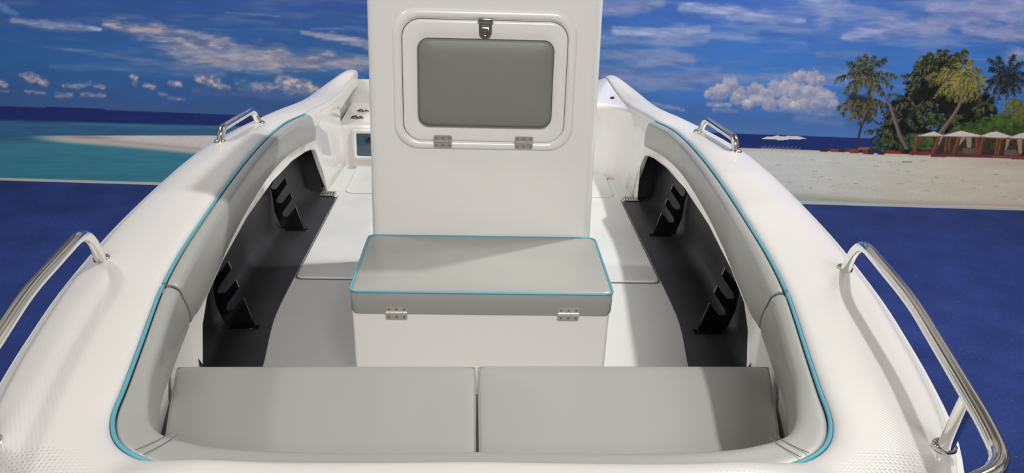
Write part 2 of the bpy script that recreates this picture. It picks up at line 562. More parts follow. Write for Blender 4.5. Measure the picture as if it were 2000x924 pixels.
    P.blend((196, 188, 182), inside * sstep(45, 150, U))
    P.blend((208, 202, 197), inside * sstep(170, 260, U) * (1 - sstep(-18, -8, V - bot)))
    P.blend((126, 108, 128), .55 * np.exp(-((V - 268 - (U - 170) * .02) / 3.0) ** 2) * np.exp(-((U - 175) / 45) ** 2))
    P.blend((160, 140, 120), .35 * np.exp(-((V - bot + 9) / 3) ** 2) * sstep(120, 260, U) * (1 - right))
    # beach on the right
    bt = np.interp(U, [1000, 1450, 1600, 1700, 1800, 2000, 2400], [268, 289, 294, 299, 302, 307, 316])
    be = sstep(-.8, .8, V - bt) * right
    nb = fbm(U / 50, V / 6, 140)
    rt = sstep(1500, 1980, U)[..., None]
    sand = (np.array((198, 200, 194), float) * (1 - rt) + np.array((203, 194, 174), float) * rt) * (.965 + .07 * nb)[..., None]
    P.blend(sand, be)
    P.blend((192, 174, 160), be * .75 * (1 - sstep(0, 9, V - bt)))
    P.blend((176, 156, 142), .5 * sstep(1800, 2000, U) * np.exp(-((V - bt - 12) / 8) ** 2))
    low = V - np.interp(U, [1400, 1560, 1700, 2000, 2400], [368, 377, 388, 400, 416])
    P.blend((188, 172, 158), right * .8 * np.exp(-((low - 3) / 4.5) ** 2))
    P.blend((140, 168, 150), right * sstep(2, 8, low) * (.75 + .4 * (nb - .5)) * (1 - sstep(1780, 1960, U)))
    # sunshade and loungers
    P.poly([(1487, 271), (1499, 266), (1506, 267), (1516, 265), (1532, 266), (1545, 265), (1560, 266), (1575, 271), (1556, 272), (1541, 272), (1522, 274), (1514, 272), (1500, 271)], (208, 200, 196))
    rs = np.random.RandomState(6)
    for k in range(9):
        x = 1486 + k * 8.5
        P.stroke([(x, 287 + k * .4), (x + 9, 289 + k * .4)], 1.6, (88, 82, 100), .9)
        P.stroke([(x + 2, 290 + k * .3), (x + 10, 291 + k * .35)], 1.0, (176, 168, 172), .8)
        P.stroke([(x + 6, 288 + k * .4), (x + 9, 283.5 + k * .5)], 1.1, (96, 90, 104), .9)
    for x0, y0, x1, y1, c in [(1601, 288, 1617, 296, (58, 44, 52)), (1621, 290, 1640, 297, (126, 66, 54)), (1638, 288, 1649, 297, (62, 44, 50)), (1650, 289, 1690, 294, (58, 72, 50)), (1659, 292, 1677, 300, (132, 62, 50)), (1675, 287, 1700, 292, (150, 88, 66)),
                              (1676, 293, 1690, 299, (44, 40, 50)), (1685, 294, 1706, 302, (104, 66, 60)), (1695, 290, 1706, 302, (52, 44, 56)), (1714, 294, 1727, 302, (46, 46, 54)), (1728, 293, 1760, 300, (124, 46, 46)), (1738, 293, 1756, 301, (134, 48, 50)), (1760, 293, 1777, 301, (54, 48, 52)), (1776, 295, 1822, 303, (122, 48, 50))]:
        P.poly([(x0, y0), (x1, y0 + .5), (x1, y1), (x0, y1 - .5)], c)
    # the grove: dark mass behind, then crowns
    D1 = [(30, 37, 30), (46, 54, 38), (76, 78, 52), (22, 27, 25), (104, 100, 66)]
    D2 = [(112, 108, 56), (138, 126, 66), (84, 90, 48), (60, 66, 40), (150, 136, 74)]
    D3 = [(24, 32, 38), (36, 46, 48), (18, 24, 30), (62, 70, 66)]
    GR = [(58, 74, 40), (40, 54, 32), (88, 100, 54), (28, 38, 26)]
    nm = fbm(U / 9, V / 8, 150, 5)
    dm = np.minimum.reduce([np.hypot((U - 1835) / 72, (V - 190) / 62), np.hypot((U - 1768) / 50, (V - 232) / 44), np.hypot((U - 1880) / 66, (V - 218) / 56), np.hypot((U - 1780) / 68, (V - 274) / 26), np.hypot((U - 1830) / 46, (V - 142) / 36)])
    P.blend(np.array((20, 25, 22), float) * (.4 + 1.1 * nm)[..., None], 1 - sstep(.86, 1.02, dm + (nm - .5) * .75))
    P.blend((92, 122, 160), .8 * sstep(.60, .66, fbm(U / 7, V / 7, 160, 3)) * (1 - sstep(.6, .9, np.hypot((U - 1815) / 46, (V - 222) / 20))))
    rr = np.random.RandomState(12)
    fr = P.frond

    def crown(c, tips, cols, width=7, n=16):
        for tp in tips:
            fr(c, tp, cols, rr, width, n)
    # undergrowth fronds
    for c, tips in [((1745, 262), [(1690, 258), (1700, 275), (1712, 288), (1735, 290), (1722, 250), (1775, 285)]), ((1765, 235), [(1722, 220), (1725, 240), (1742, 212), (1790, 250), (1720, 200)]), ((1790, 205), [(1735, 185), (1745, 210), (1770, 235), (1830, 205), (1825, 230), (1800, 245)]),
                    ((1800, 160), [(1762, 148), (1768, 175), (1775, 190), (1790, 120)]), ((1850, 235), [(1815, 250), (1835, 262), (1890, 262), (1880, 225)]), ((1925, 205), [(1905, 190), (1945, 215), (1940, 190), (1900, 215), (1905, 232)])]:
        crown(c, tips, D1, 7)
    for c, tips in [((1745, 275), [(1700, 292), (1722, 296), (1760, 292)]), ((1830, 222), [(1795, 236), (1812, 246), (1846, 240)]), ((1790, 262), [(1772, 284), (1800, 285), (1820, 272), (1758, 272)])]:
        crown(c, tips, GR, 6)
    crown((1834, 124), [(1788, 130), (1795, 112), (1812, 104), (1834, 98), (1850, 98), (1862, 110), (1800, 150), (1785, 145), (1812, 160)], D1, 8)
    crown((1872, 122), [(1852, 112), (1868, 104), (1884, 98), (1888, 100), (1898, 122), (1845, 130)], D1, 7)
    # trunks
    P.stroke([(1836, 260), (1856, 234), (1872, 208), (1880, 184), (1881, 164)], [4.2, 3.4, 3.0, 2.8, 2.6], (122, 100, 92))
    P.stroke([(1838, 260), (1859, 234), (1875, 207), (1883, 180)], [1.6, 1.4, 1.2, 1.0], (84, 70, 66))
    crown((1881, 152), [(1815, 165), (1808, 150), (1826, 190), (1836, 176), (1852, 194), (1868, 196), (1884, 198), (1898, 194), (1912, 186), (1922, 172), (1926, 156), (1914, 134), (1896, 118), (1868, 122), (1840, 136), (1846, 184), (1904, 178)], D2, 9, 18)
    crown((1966, 148), [(1930, 116), (1948, 110), (1980, 108), (1998, 122), (2006, 146), (2004, 166), (1992, 180), (1980, 186), (1966, 192), (1950, 194), (1938, 192), (1926, 178), (1928, 160), (1932, 134), (1958, 180)], D3, 8, 16)
    P.stroke([(1770, 288), (1756, 262), (1746, 232), (1738, 206), (1722, 184), (1706, 168), (1694, 154)], [4.6, 3.6, 3.0, 2.7, 2.3, 2.0, 1.8], (110, 96, 96))
    P.stroke([(1773, 288), (1759, 260), (1749, 230), (1741, 206), (1726, 186)], [1.6, 1.3, 1.1, 1.0, .8], (66, 58, 62))
    crown((1693, 147), [(1631, 157), (1655, 122), (1676, 112), (1690, 106), (1731, 114), (1752, 152), (1742, 170), (1649, 181), (1668, 186), (1724, 184), (1700, 190), (1660, 140), (1708, 110)], D1, 8, 18)
    crown((1691, 152), [(1652, 176), (1664, 186), (1706, 188), (1720, 182)], [(104, 100, 72), (72, 74, 54), (50, 54, 42)], 7)
    P.stroke([(1693, 226), (1682, 246), (1677, 266), (1676, 286)], [2.2, 2.3, 2.5, 3.0], (48, 50, 62))
    P.stroke([(1700, 230), (1716, 243)], 1.6, (48, 50, 62))
    P.cloud([(1662, 190), (1690, 196)], [9, 12], (34, 32, 32), 1.0, 171, 6, 5, .8)
    crown((1686, 200), [(1635, 211), (1645, 222), (1660, 234), (1679, 242), (1696, 238), (1712, 222), (1724, 209), (1652, 202), (1668, 228), (1704, 232), (1716, 198)], [(66, 62, 46), (88, 82, 58), (44, 44, 38), (106, 96, 66), (36, 36, 34)], 8, 16)
    # green bank behind the pavilions
    nb2 = fbm(U / 6, V / 5, 180, 5)
    gt = np.interp(U, [1840, 1862, 1900, 1950, 2000, 2100, 2300], [268, 250, 236, 224, 216, 206, 200])
    band = sstep(-4, 4, V - gt + (nb2 - .5) * 16) * (1 - sstep(296, 300, V)) * sstep(1836, 1850, U)
    P.blend(np.array((58, 78, 38), float) * (.45 + 1.15 * nb2)[..., None], band)
    crown((2000, 205), [(1960, 222), (1975, 240), (1962, 205), (1995, 240), (1975, 195)], [(124, 110, 56), (92, 96, 50), (70, 84, 44)], 8)
    P.blend(np.array((60, 78, 42), float) * (.4 + 1.1 * nb2)[..., None], sstep(.3, .6, nb2 + .1) * sstep(1772, 1780, U) * (1 - sstep(1836, 1846, U)) * sstep(258, 264, V) * (1 - sstep(290, 296, V)))
    # pavilions
    q = lambda x, y: (1600 + x / 4.62, 220 + y / 4.62)
    P.poly([q(1060, 215), q(1900, 225), q(1900, 400), q(1010, 385)], (52, 38, 34), .72)
    P.blend(np.array((54, 60, 38), float) * (.4 + 1.2 * nb2)[..., None], .6 * sstep(.5, .62, nb2) * sstep(1826, 1832, U) * sstep(266, 270, V) * (1 - sstep(288, 296, V)))
    for a, b, r in [((890, 208), (862, 338), 3.2), ((1085, 214), (1022, 380), 3.8), ((1150, 214), (1135, 345), 2.0), ((1180, 214), (1168, 345), 1.6), ((1265, 212), (1212, 372), 3.4), ((1425, 214), (1422, 376), 3.8), ((1485, 222), (1440, 376), 3.4), ((1612, 232), (1590, 382), 3.2), ((1640, 236), (1612, 382), 2.6), ((1838, 236), (1800, 384), 4.0)]:
        P.stroke([q(*a), q(*b)], r, (124, 72, 56), 1.0, .3)
        P.stroke([q(a[0] + 8, a[1]), q(b[0] + 8, b[1])], r * .35, (84, 46, 40), .9, .3)
    for pts in ([(1095, 214), (1120, 214), (1080, 290), (1070, 290)], [(1275, 214), (1330, 214), (1285, 270), (1262, 300)], [(1320, 214), (1375, 214), (1368, 318), (1335, 318)], [(1690, 240), (1720, 240), (1690, 330), (1672, 330)], [(1780, 240), (1826, 236), (1826, 370), (1800, 370)]):
        P.poly([q(*z) for z in pts], (158, 136, 112), .9)
    for x0, y0, x1, y1, c in [(1290, 320, 1400, 372, (98, 82, 78)), (1665, 330, 1780, 384, (100, 84, 80)), (1240, 345, 1300, 372, (70, 66, 70)), (1060, 345, 1200, 374, (74, 44, 40))]:
        P.poly([q(x0, y0), q(x1, y0 + 4), q(x1, y1), q(x0, y1 - 3)], c)
    P.poly([q(1005, 374), q(1420, 376), q(1560, 380), q(1900, 392), q(1900, 424), q(1540, 408), q(1002, 396)], (100, 52, 46))
    P.poly([q(1560, 392), q(1900, 398), q(1900, 410), q(1560, 404)], (140, 76, 62), .8)
    for pts in ([(880, 210), (1035, 168), (1118, 206), (1075, 212)], [(1096, 212), (1275, 162), (1462, 206), (1440, 218), (1270, 212)], [(1438, 214), (1545, 176), (1600, 170), (1742, 216), (1660, 228)], [(1712, 226), (1800, 190), (1860, 180), (1960, 190), (1960, 234)]):
        P.poly([q(*z) for z in pts], (206, 194, 188))
        P.stroke([q(*pts[0]), q(*pts[1])], .7, (170, 160, 165), .6)
    for a, b in (((890, 212), (1075, 214)), ((1110, 214), (1450, 220)), ((1460, 220), (1660, 232)), ((1660, 232), (1960, 238))):
        P.stroke([q(*a), q(*b)], 1.0, (150, 98, 74), .9)
    # specks on the sand
    for k in range(60):
        x, y = 1480 + 560 * rs.rand(), 306 + 84 * rs.rand()
        P.stroke([(x, y), (x + 3 + 9 * rs.rand(), y + .4)], .9, (138, 126, 112), .22 + .3 * rs.rand())
    P.stroke([(1762, 316), (1780, 316.5)], 1.2, (120, 108, 96), .7)
    P.blend((90, 92, 96), .05 * sstep(.52, .6, fbm(U / 2.2, V / 2.2, 190, 2)))     # grain of the print
    return P.C


def build_mural():
    s = np.concatenate([np.arange(-9.0, -4.6, .12), np.arange(-4.6, 2.95, .0072), np.arange(2.95, 5.0, .0052), np.arange(5.0, 9.01, .12)])
    h = np.concatenate([np.arange(.022, 1.72, .0054), np.arange(1.72, 2.46, .06)])
    S, Hh = np.meshgrid(s, h)
    w = WALL_TO_IMAGE[2, 0] * S + WALL_TO_IMAGE[2, 1] * Hh + WALL_TO_IMAGE[2, 2]
    U = (WALL_TO_IMAGE[0, 0] * S + WALL_TO_IMAGE[0, 1] * Hh + WALL_TO_IMAGE[0, 2]) / w
    V = (WALL_TO_IMAGE[1, 0] * S + WALL_TO_IMAGE[1, 1] * Hh + WALL_TO_IMAGE[1, 2]) / w
    C = lin_np(paint(U, V)) * PRINT
    ny, nx = S.shape
    me = bpy.data.meshes.new('wall_mural')
    co = np.zeros((ny * nx, 3), np.float32)
    co[:, 0] = (WD.x * S).ravel() - WN.x * .004
    co[:, 1] = WO.y + (WD.y * S).ravel() - WN.y * .004
    co[:, 2] = Hh.ravel()
    idx = np.arange(ny * nx).reshape(ny, nx)
    quads = np.stack([idx[:-1, :-1], idx[:-1, 1:], idx[1:, 1:], idx[1:, :-1]], -1).reshape(-1, 4)
    # thin backing so that the print is a board and not a film
    bk = np.array([[s[0], h[0]], [s[-1], h[0]], [s[-1], h[-1]], [s[0], h[-1]]])
    cb = np.zeros((4, 3), np.float32)
    cb[:, 0] = WD.x * bk[:, 0] + WN.x * .010
    cb[:, 1] = WO.y + WD.y * bk[:, 0] + WN.y * .010
    cb[:, 2] = bk[:, 1]
    co = np.concatenate([co, cb])
    b0 = ny * nx
    nq = len(quads) + 5
    me.vertices.add(len(co))
    me.vertices.foreach_set('co', co.ravel())
    c = [idx[0, 0], idx[0, -1], idx[-1, -1], idx[-1, 0]]
    extra = [[b0 + 3, b0 + 2, b0 + 1, b0]] + [[int(c[(i + 1) % 4]), int(c[i]), b0 + i, b0 + (i + 1) % 4] for i in range(4)]
    allq = np.concatenate([quads, np.array(extra)]).astype(np.int32)
    me.loops.add(nq * 4)
    me.loops.foreach_set('vertex_index', allq.ravel())
    me.polygons.add(nq)
    me.polygons.foreach_set('loop_start', np.arange(0, nq * 4, 4, dtype=np.int32))
    me.update(calc_edges=True)
    at = me.color_attributes.new('ink', 'FLOAT_COLOR', 'POINT')
    buf = np.ones((len(co), 4), np.float32)
    buf[:b0, :3] = C.reshape(-1, 3)
    at.data.foreach_set('color', buf.ravel())
    m = bpy.data.materials.new('printed_mural')
    m.use_nodes = True
    nt = m.node_tree
    b = nt.nodes['Principled BSDF']
    a = nt.nodes.new('ShaderNodeAttribute')
    a.attribute_name = 'ink'
    nt.links.new(a.outputs['Color'], b.inputs['Base Color'])
    b.inputs['Roughness'].default_value = .6
    b.inputs['Specular IOR Level'].default_value = .2
    me.materials.append(m)
    o = bpy.data.objects.new('wall_mural', me)
    COL.objects.link(o)
    o['label'] = 'printed tropical beach mural with palms and turquoise sea along the back wall'
    o['category'] = 'mural'


build_mural()

# ------------------------------------------------------------------ the boat
boat = bpy.data.objects.new('boat', None)
COL.objects.link(boat)
boat.location = (0, 2.9, 0.32)
boat.empty_display_size = 0.3
boat['label'] = 'white centre-console motor boat with grey upholstery and steel rails on blue carpet'
boat['category'] = 'boat'
FORE = 1.02 - 2.9                # the bow nonskid stops here (in the boat's own lengthwise axis)
DECKM = deck_material()

# half plan of the gunwale from the stem (x = 0) to the stern:
# inner lip x, y, height; outer edge x, y, height
GW = [
    (0.000, 0.972, -.742, 0.000, 0.50, -.750),
    (0.200, 0.968, -.742, 0.240, 0.53, -.750),
    (0.360, 0.975, -.742, 0.440, 0.63, -.750),
    (0.458, 0.998, -.743, 0.575, 0.77, -.752),
    (0.525, 1.043, -.744, 0.655, 0.89, -.753),
    (0.563, 1.112, -.745, 0.715, 1.00, -.755),
    (0.583, 1.210, -.745, 0.770, 1.13, -.755),
    (0.610, 1.340, -.747, 0.815, 1.30, -.757),
    (0.642, 1.490, -.749, 0.850, 1.47, -.758),
    (0.668, 1.620, -.752, 0.878, 1.62, -.760),
    (0.697, 1.820, -.756, 0.905, 1.82, -.762),
    (0.722, 2.050, -.763, 0.930, 2.05, -.765),
    (0.752, 2.350, -.774, 0.950, 2.35, -.770),
    (0.780, 2.700, -.786, 0.962, 2.70, -.777),
    (0.806, 3.080, -.809, 0.962, 3.05, -.795),
    (0.813, 3.420, -.833, 0.952, 3.42, -.828),
    (0.790, 3.700, -.860, 0.935, 3.75, -.860),
    (0.790, 4.000, -.893, 0.918, 4.02, -.888),
    (0.778, 4.300, -.925, 0.905, 4.30, -.912),
    (0.782, 4.600, -.950, 0.900, 4.58, -.925),
    (0.776, 4.830, -.940, 0.884, 4.78, -.925),
    (0.760, 5.000, -.914, 0.842, 4.98, -.908),
    (0.752, 5.100, -.916, 0.830, 5.10, -.912),
]
NS = 4
HALF = crn(GW, NS)


def full(rows, a, b):
    """rows a..b of the half plan mirrored into one run from the left stern round the bow to the right stern"""
    L = [(-1, r) for r in reversed(rows[a:b])]
    R = [(1, r) for r in rows[a:b]]
    if a == 0:
        R = R[1:]
    return L + R


def lip(s, r):
    return W(s * r[0], r[1], r[2])


def edge(s, r):
    return W(s * r[3], r[4], r[5])


ALL = full(HALF, 0, len(HALF))

def plan_normals(pts):
    out = []
    for i in range(len(pts)):
        t = pts[min(i + 1, len(pts) - 1)] - pts[max(i - 1, 0)]
        out.append(V3((t.y, -t.x, 0)).normalized())
    return out


# deck from the hull edge over the crown to the rounded coaming lip
rings = []
fac = []
LIPN = plan_normals([lip(s, r) for s, r in ALL])
for (s, r), nn in zip(ALL, LIPN):
    D, A = lip(s, r), edge(s, r)
    if nn.dot(A - D) < 0:
        nn = -nn
    w = (A - D)
    L = w.length
    u = w / L
    z = V3((0, 0, 1))
    k = min(1.0, L / 0.13)
    cw = max(0.0, min(1.0, (1.005 - r[1]) / .03)) * .034
    sec = [A + u * .003 - z * .05, A + u * .003 - z * .012, A, A - u * .012 + z * .001, A - u * .016 + z * .007 * k, A - u * .026 * k + z * .010 * k,
           A - u * L * .3 + z * .017 * k, A - u * L * .55 + z * .019 * k, D + u * min(.075, L * .35) + z * (.017 * k + cw * .9),
           D + u * .045 * k + z * (.016 * k + cw), D + (u * .4 + nn * .6) * .022 * k + z * (.013 * k + cw * .9), D + nn * .007 * k + z * (.007 * k + cw * .6), D + nn * .0015 - z * .006, D + nn * .003 - z * .045, D + nn * .008 - z * .09]
    rings.append(sec)
    inb = 1.0 if r[1] < 3.2 else 0.0
    fac.append([0, 0, 0, 0, 0, 0, inb, inb, inb * .4, 0.1 * inb, 0, 0, 0, 0, 0])
bm = bmesh.new()
loft(bm, rings)
lay = bm.verts.layers.float.new('nonskid')
bm.verts.ensure_lookup_table()
flat = [q for row in fac for q in row]
for v, q in zip(bm.verts, flat):
    v[lay] = q
# close both stern ends
n = len(rings[0])
bm.faces.new([bm.verts[i] for i in range(n)])
bm.faces.new([bm.verts[len(bm.verts) - n + i] for i in range(n)])
make('gunwale_deck', bm, DECKM, boat, sub=1, sharp=60)

# rub rail, a half-round strip along the hull edge
bm = bmesh.new()
tube(bm, [edge(s, r) + V3((0, 0, -.022)) + (edge(s, r) - lip(s, r)).normalized() * .004 for s, r in ALL], .011, 8)
make('rub_rail', bm, RUBM, boat)

# hull outside: topsides, chine, keel
rings = []
for s, r in ALL:
    A = edge(s, r)
    y = r[4]
    t = min(1.0, max(0.0, (y - .5) / 1.6))
    sx = A.x
    zk = -1.88 + (1 - t) ** 2 * .55
    yb = lambda f: y + (1 - t) * (.0 + .38 * f)
    rings.append([A + V3((0, 0, -.05)), W(sx * (1.015 - .03 * (1 - t)), yb(.2), -1.05), W(sx * (1.012 - .12 * (1 - t)), yb(.5), -1.38),
                  W(sx * (.93 - .35 * (1 - t)), yb(.75), -1.55), W(sx * .45 * (.3 + .7 * t), yb(.95), (-1.55 + zk) / 2 - .02), W(0, yb(1.0), zk)])
bm = bmesh.new()
vs = loft(bm, rings)
bm.faces.new(vs[0] + list(reversed(vs[-1]))[1:])
make('hull', bm, GEL, boat, sharp=50)

# inner side wall: from under the lip down past the pads to the edge of the side pocket or to the sole
SIDE = [  # y, x under lip, h under lip, x at pad foot, h at pad foot, x at lower edge, h of lower edge
    (1.62, .668, -.80, .745, -1.00, .750, SOLE),
    (1.82, .697, -.80, .755, -1.00, .764, SOLE),
    (1.955, .713, -.80, .758, -.990, .755, SOLE),
    (1.975, .715, -.80, .758, -.985, .752, -1.25),
    (2.00, .718, -.80, .757, -.985, .748, -1.16),
    (2.07, .724, -.80, .765, -.985, .762, -1.082),
    (2.17, .734, -.81, .780, -.985, .776, -1.045),
    (2.40, .757, -.82, .805, -.985, .800, -1.036),
    (2.80, .787, -.83, .840, -.985, .831, -1.036),
    (3.25, .808, -.86, .856, -.985, .846, -1.042),
    (3.60, .800, -.89, .840, -1.000, .842, -1.056),
    (3.84, .790, -.91, .810, -1.02, .830, -1.078),
    (3.93, .787, -.92, .806, -1.03, .821, -1.090),
    (3.975, .785, -.925, .804, -1.04, .814, -1.105),
    (4.000, .783, -.93, .803, -1.05, .810, -1.135),
    (4.045, .781, -.94, .800, -1.05, .800, -1.22),
    (4.110, .779, -.94, .797, -1.06, .790, SOLE),
    (4.300, .771, -.96, .792, -1.08, .780, SOLE),
    (4.570, .774, -.98, .785, -1.10, .770, SOLE),
]
for s in (-1, 1):
    rings = []
    for i, r in enumerate(SIDE):
        y, xa, ha, xb, hb, xc, hc = r
        last = W(s * (xc + .022), y, hc + .004)
        if hc < SOLE + .01:
            last = W(s * (xc + .002), y, hc - .01)
        rings.append([W(s * (xa + .008), y, ha + .012), W(s * (xa + .012), y, ha), W(s * xb, y, hb), W(s * (xb * .4 + xc * .6), y, hb * .4 + hc * .6), W(s * (xc - .001), y, hc + .006), W(s * (xc + .005), y, hc), last])
    bm = bmesh.new()
    loft(bm, rings)
    make('cockpit_side', bm, LINER, boat, sharp=50)

# bow coaming wall under the lip and the closed front of the cockpit
rings = []
for s, r in full(HALF, 0, 9 * NS + 2):
    D = lip(s, r)
    A = edge(s, r)
    u = (A - D).normalized()
    rings.append([D + u * .010 + V3((0, 0, -.03)), D + u * .015 + V3((0, 0, -.15)), D + u * .035 + V3((0, 0, -.30)), D + u * .035 + V3((0, 0, -.62))])
bm = bmesh.new()
loft(bm, rings)
make('bow_coaming', bm, LINER, boat)

# cockpit floor
bm = bmesh.new()
outl = [(-.60, 1.25), (.60, 1.25), (.73, 1.8), (.80, 2.2), (.88, 2.7), (.90, 3.2), (.89, 4.0), (.80, 4.25), (.77, 4.58), (-.77, 4.58), (-.80, 4.25), (-.89, 4.0), (-.90, 3.2), (-.88, 2.7), (-.80, 2.2), (-.73, 1.8)]
prism(bm, outl, lambda x, y: W(x, y, SOLE), lambda x, y: W(x, y, SOLE - .03))
make('cockpit_sole', bm, SOLEM, boat, smooth=False)


def plate(name, pts, h0, h1, m, parent, bev=.003):
    bm = bmesh.new()
    a = [bm.verts.new(W(x, y, h0)) for x, y in pts]
    b = [bm.verts.new(W(x, y, h1 - bev)) for x, y in pts]
    cx = sum(p[0] for p in pts) / len(pts)
    cy = sum(p[1] for p in pts) / len(pts)
    c = [bm.verts.new(W(x - math.copysign(bev, x - cx), y - math.copysign(bev, y - cy), h1)) for x, y in pts]
    k = len(a)
    for lo, hi in ((a, b), (b, c)):
        for i in range(k):
            bm.faces.new((lo[i], lo[(i + 1) % k], hi[(i + 1) % k], hi[i]))
    bm.faces.new(c)
    return make(name, bm, m, parent)


# large lift-out hatch in the sole with a dark sheet for the shaded gap round it, and the panel aft of it
plate('hatch_gap', rrect(0, 3.53, .728, .528, .03), SOLE, SOLE + .0025, SEAMM, boat, .001)
plate('sole_hatch', rrect(0, 3.53, .722, .522, .028), SOLE + .001, SOLE + .009, HATCHM, boat, .004)
plate('aft_sole_panel', rrect(0, 4.305, .70, .225, .05), SOLE + .001, SOLE + .006, HATCHM, boat, .003)

# bench under the bow cushions
bm = bmesh.new()
bench = [(-.52, 1.10), (.52, 1.10), (.62, 1.25), (.68, 1.45), (.735, 1.66), (.742, 1.80), (-.742, 1.80), (-.735, 1.66), (-.68, 1.45), (-.62, 1.25)]
prism(bm, bench, lambda x, y: W(x, y, -1.125), lambda x, y: W(x, y, SOLE))
make('bow_bench', bm, GEL, boat, smooth=False)

# side pockets lined in black, each with two notched rod racks
RACK = None


def rack_poly():
    u = V3((-.6, .8))
    nrm = V3((.8, .6))
    r = .0165
    pts = [(0, 0)]
    env = .287

    def hit(p):          # run from p along u to the sloping front line x = env * z
        t = (env * p[1] - p[0]) / (u[0] - env * u[1])
        return (p[0] + u[0] * t, p[1] + u[1] * t)
    for c in ((.077, .070), (.099, .134), (.121, .198)):
        lo = (c[0] - nrm[0] * r, c[1] - nrm[1] * r)
        hi = (c[0] + nrm[0] * r, c[1] + nrm[1] * r)
        pts.append(hit(lo))
        for k in range(9):
            a = math.pi * k / 8
            pts.append((c[0] - nrm[0] * r * math.cos(a) - u[0] * r * math.sin(a), c[1] - nrm[1] * r * math.cos(a) - u[1] * r * math.sin(a)))
        pts.append(hit(hi))
    pts += [(.088, .297), (.125, .297), (.132, .20), (.125, .08), (.100, 0)]
    return pts


RP = rack_poly()
for s in (-1, 1):
    side = 'left' if s < 0 else 'right'
    prof = [  # y, floor inner x, wall x
        (1.985, .642, .852), (2.04, .648, .86), (2.10, .655, .87), (2.39, .690, .90), (2.55, .712, .912), (2.72, .727, .925), (3.02, .730, .938), (3.4, .730, .938), (3.8, .730, .925), (3.99, .730, .905), (4.00, .735, .904), (4.006, .80, .903), (4.075, .803, .893)]
    rings = []
    for y, xi, xo in crn(prof, 3):
        rings.append([W(s * xi, y, SOLE + .001), W(s * xi, y, SOLE + .0035), W(s * (xi + .002), y, SOLE + .005), W(s * (xo - .06), y, SOLE + .006), W(s * (xo - .025), y, SOLE + .012), W(s * (xo - .005), y, SOLE + .04), W(s * xo, y, SOLE + .10), W(s * (xo + .002), y, -1.1), W(s * (xo - .015), y, -.96)])
    bm = bmesh.new()
    vs = loft(bm, rings)
    bm.faces.new(vs[-1])
    bm.faces.new(vs[0])
    pk = make('side_pocket', bm, BLACK, boat, sharp=50)
    pk['label'] = 'black lined rod pocket under the %s coaming' % side
    for yr, x0 in ((3.545, .797), (2.60, .776)):
        bm = bmesh.new()
        prism(bm, RP, lambda x, z: W(s * (x0 + x), yr - .006, SOLE + .0065 + z), lambda x, z: W(s * (x0 + x), yr + .006, SOLE + .0065 + z))
        es = [e for e in bm.edges if abs(e.verts[0].co.y - e.verts[1].co.y) < 1e-5]
        bmesh.ops.bevel(bm, geom=es, offset=.0018, segments=2, affect='EDGES')
        # foot tab screwed to the floor
        box(bm, W(s * (x0 + .03) - .05, yr - .03, SOLE + .0062), W(s * (x0 + .03) + .05, yr - .003, SOLE + .009), .001, 1)
        make('rod_rack', bm, BLACKG, pk, sharp=40)

# ------------------------------------------------------------------ upholstered pads on the coaming
FOOT = [  # pad foot x, y, h by matching station of the half plan (same row numbering as GW)
    (0.000, 1.12, -1.070), (.190, 1.125, -1.07), (.345, 1.140, -1.07), (.450, 1.165, -1.07), (.522, 1.205, -1.07), (.578, 1.265, -1.07),
    (.625, 1.345, -1.07), (.672, 1.455, -1.068), (.714, 1.62, -1.055), (.718, 1.865, -.975), (.7165, 1.935, -.968),
    (.737, 2.13, -.968), (.772, 2.42, -.968), (.803, 2.80, -.968), (.820, 3.22, -.970), (.812, 3.58, -.990), (.772, 3.80, -1.008)]
PADROWS = [GW[i][:3] + FOOT[i] for i in range(17)]


def pad_section(s, q, out):
    D = W(s * q[0], q[1], q[2])
    E = W(s * q[3], q[4], q[5])
    if out.dot(D - W(0, 2.2, q[2])) < 0:
        out = -out
    inn = -out
    z = V3((0, 0, 1))
    wtop = .030 + .036 * max(0, min(1, (1.25 - q[1]) / .25))
    C = D + inn * wtop - z * (.020 - .012 * max(0, min(1, (1.25 - q[1]) / .25)))
    f = lambda t: C.lerp(E, t) + inn * .010 * math.sin(math.pi * t)
    return [D + inn * .003 - z * .022, D + inn * .001 - z * .006, D + inn * .006 + z * .001, D + inn * (wtop * .6) - z * .002, C + inn * .002 + z * .008, f(.07), f(.30), f(.65), f(.92), E + z * .004 + inn * .003, E - z * .003 + out * .006,
            E + out * .022 - z * .001, E + out * .026 + z * .03, f(.5) + out * .036, f(.15) + out * .034]


def pad(name, rows, mirror, label):
    nor = plan_normals([W(s * r[0], r[1], r[2]) for s, r in rows])
    secs = [pad_section(s, r, n) for (s, r), n in zip(rows, nor)]

    def inset(sec, amt):
        c = sum(sec, V3((0, 0, 0))) / len(sec)
        return [c.lerp(p, 1 - amt) for p in sec]

    def toward(a, b, d):
        out = []
        for p, q in zip(a, b):
            v = q - p
            out.append(p + v.normalized() * min(d, v.length * .45))
        return out
    first, last = secs[0], secs[-1]
    seq = [inset(first, .30), inset(first, .07), toward(first, secs[1], .008)] + secs[1:-1] + [toward(last, secs[-2], .008), inset(last, .07), inset(last, .30)]
    bm = bmesh.new()
    loft(bm, seq, closed=True, cap=True)
    o = make(name, bm, VINYL, boat, sub=2, sharp=0)
    if label:
        o['label'] = label
    bm = bmesh.new()
    path = [sc[1] + (sc[1] - sc[2]) * .3 + V3((0, 0, .009)) for sc in secs]
    a, b = path[0].copy(), path[-1].copy()
    path[0] = path[0].lerp(path[1], .12)
    path[-1] = path[-1].lerp(path[-2], .12)
    tube(bm, cr(path, 2), .0035, 8)
    make('piping', bm, TEAL, o)
    return o


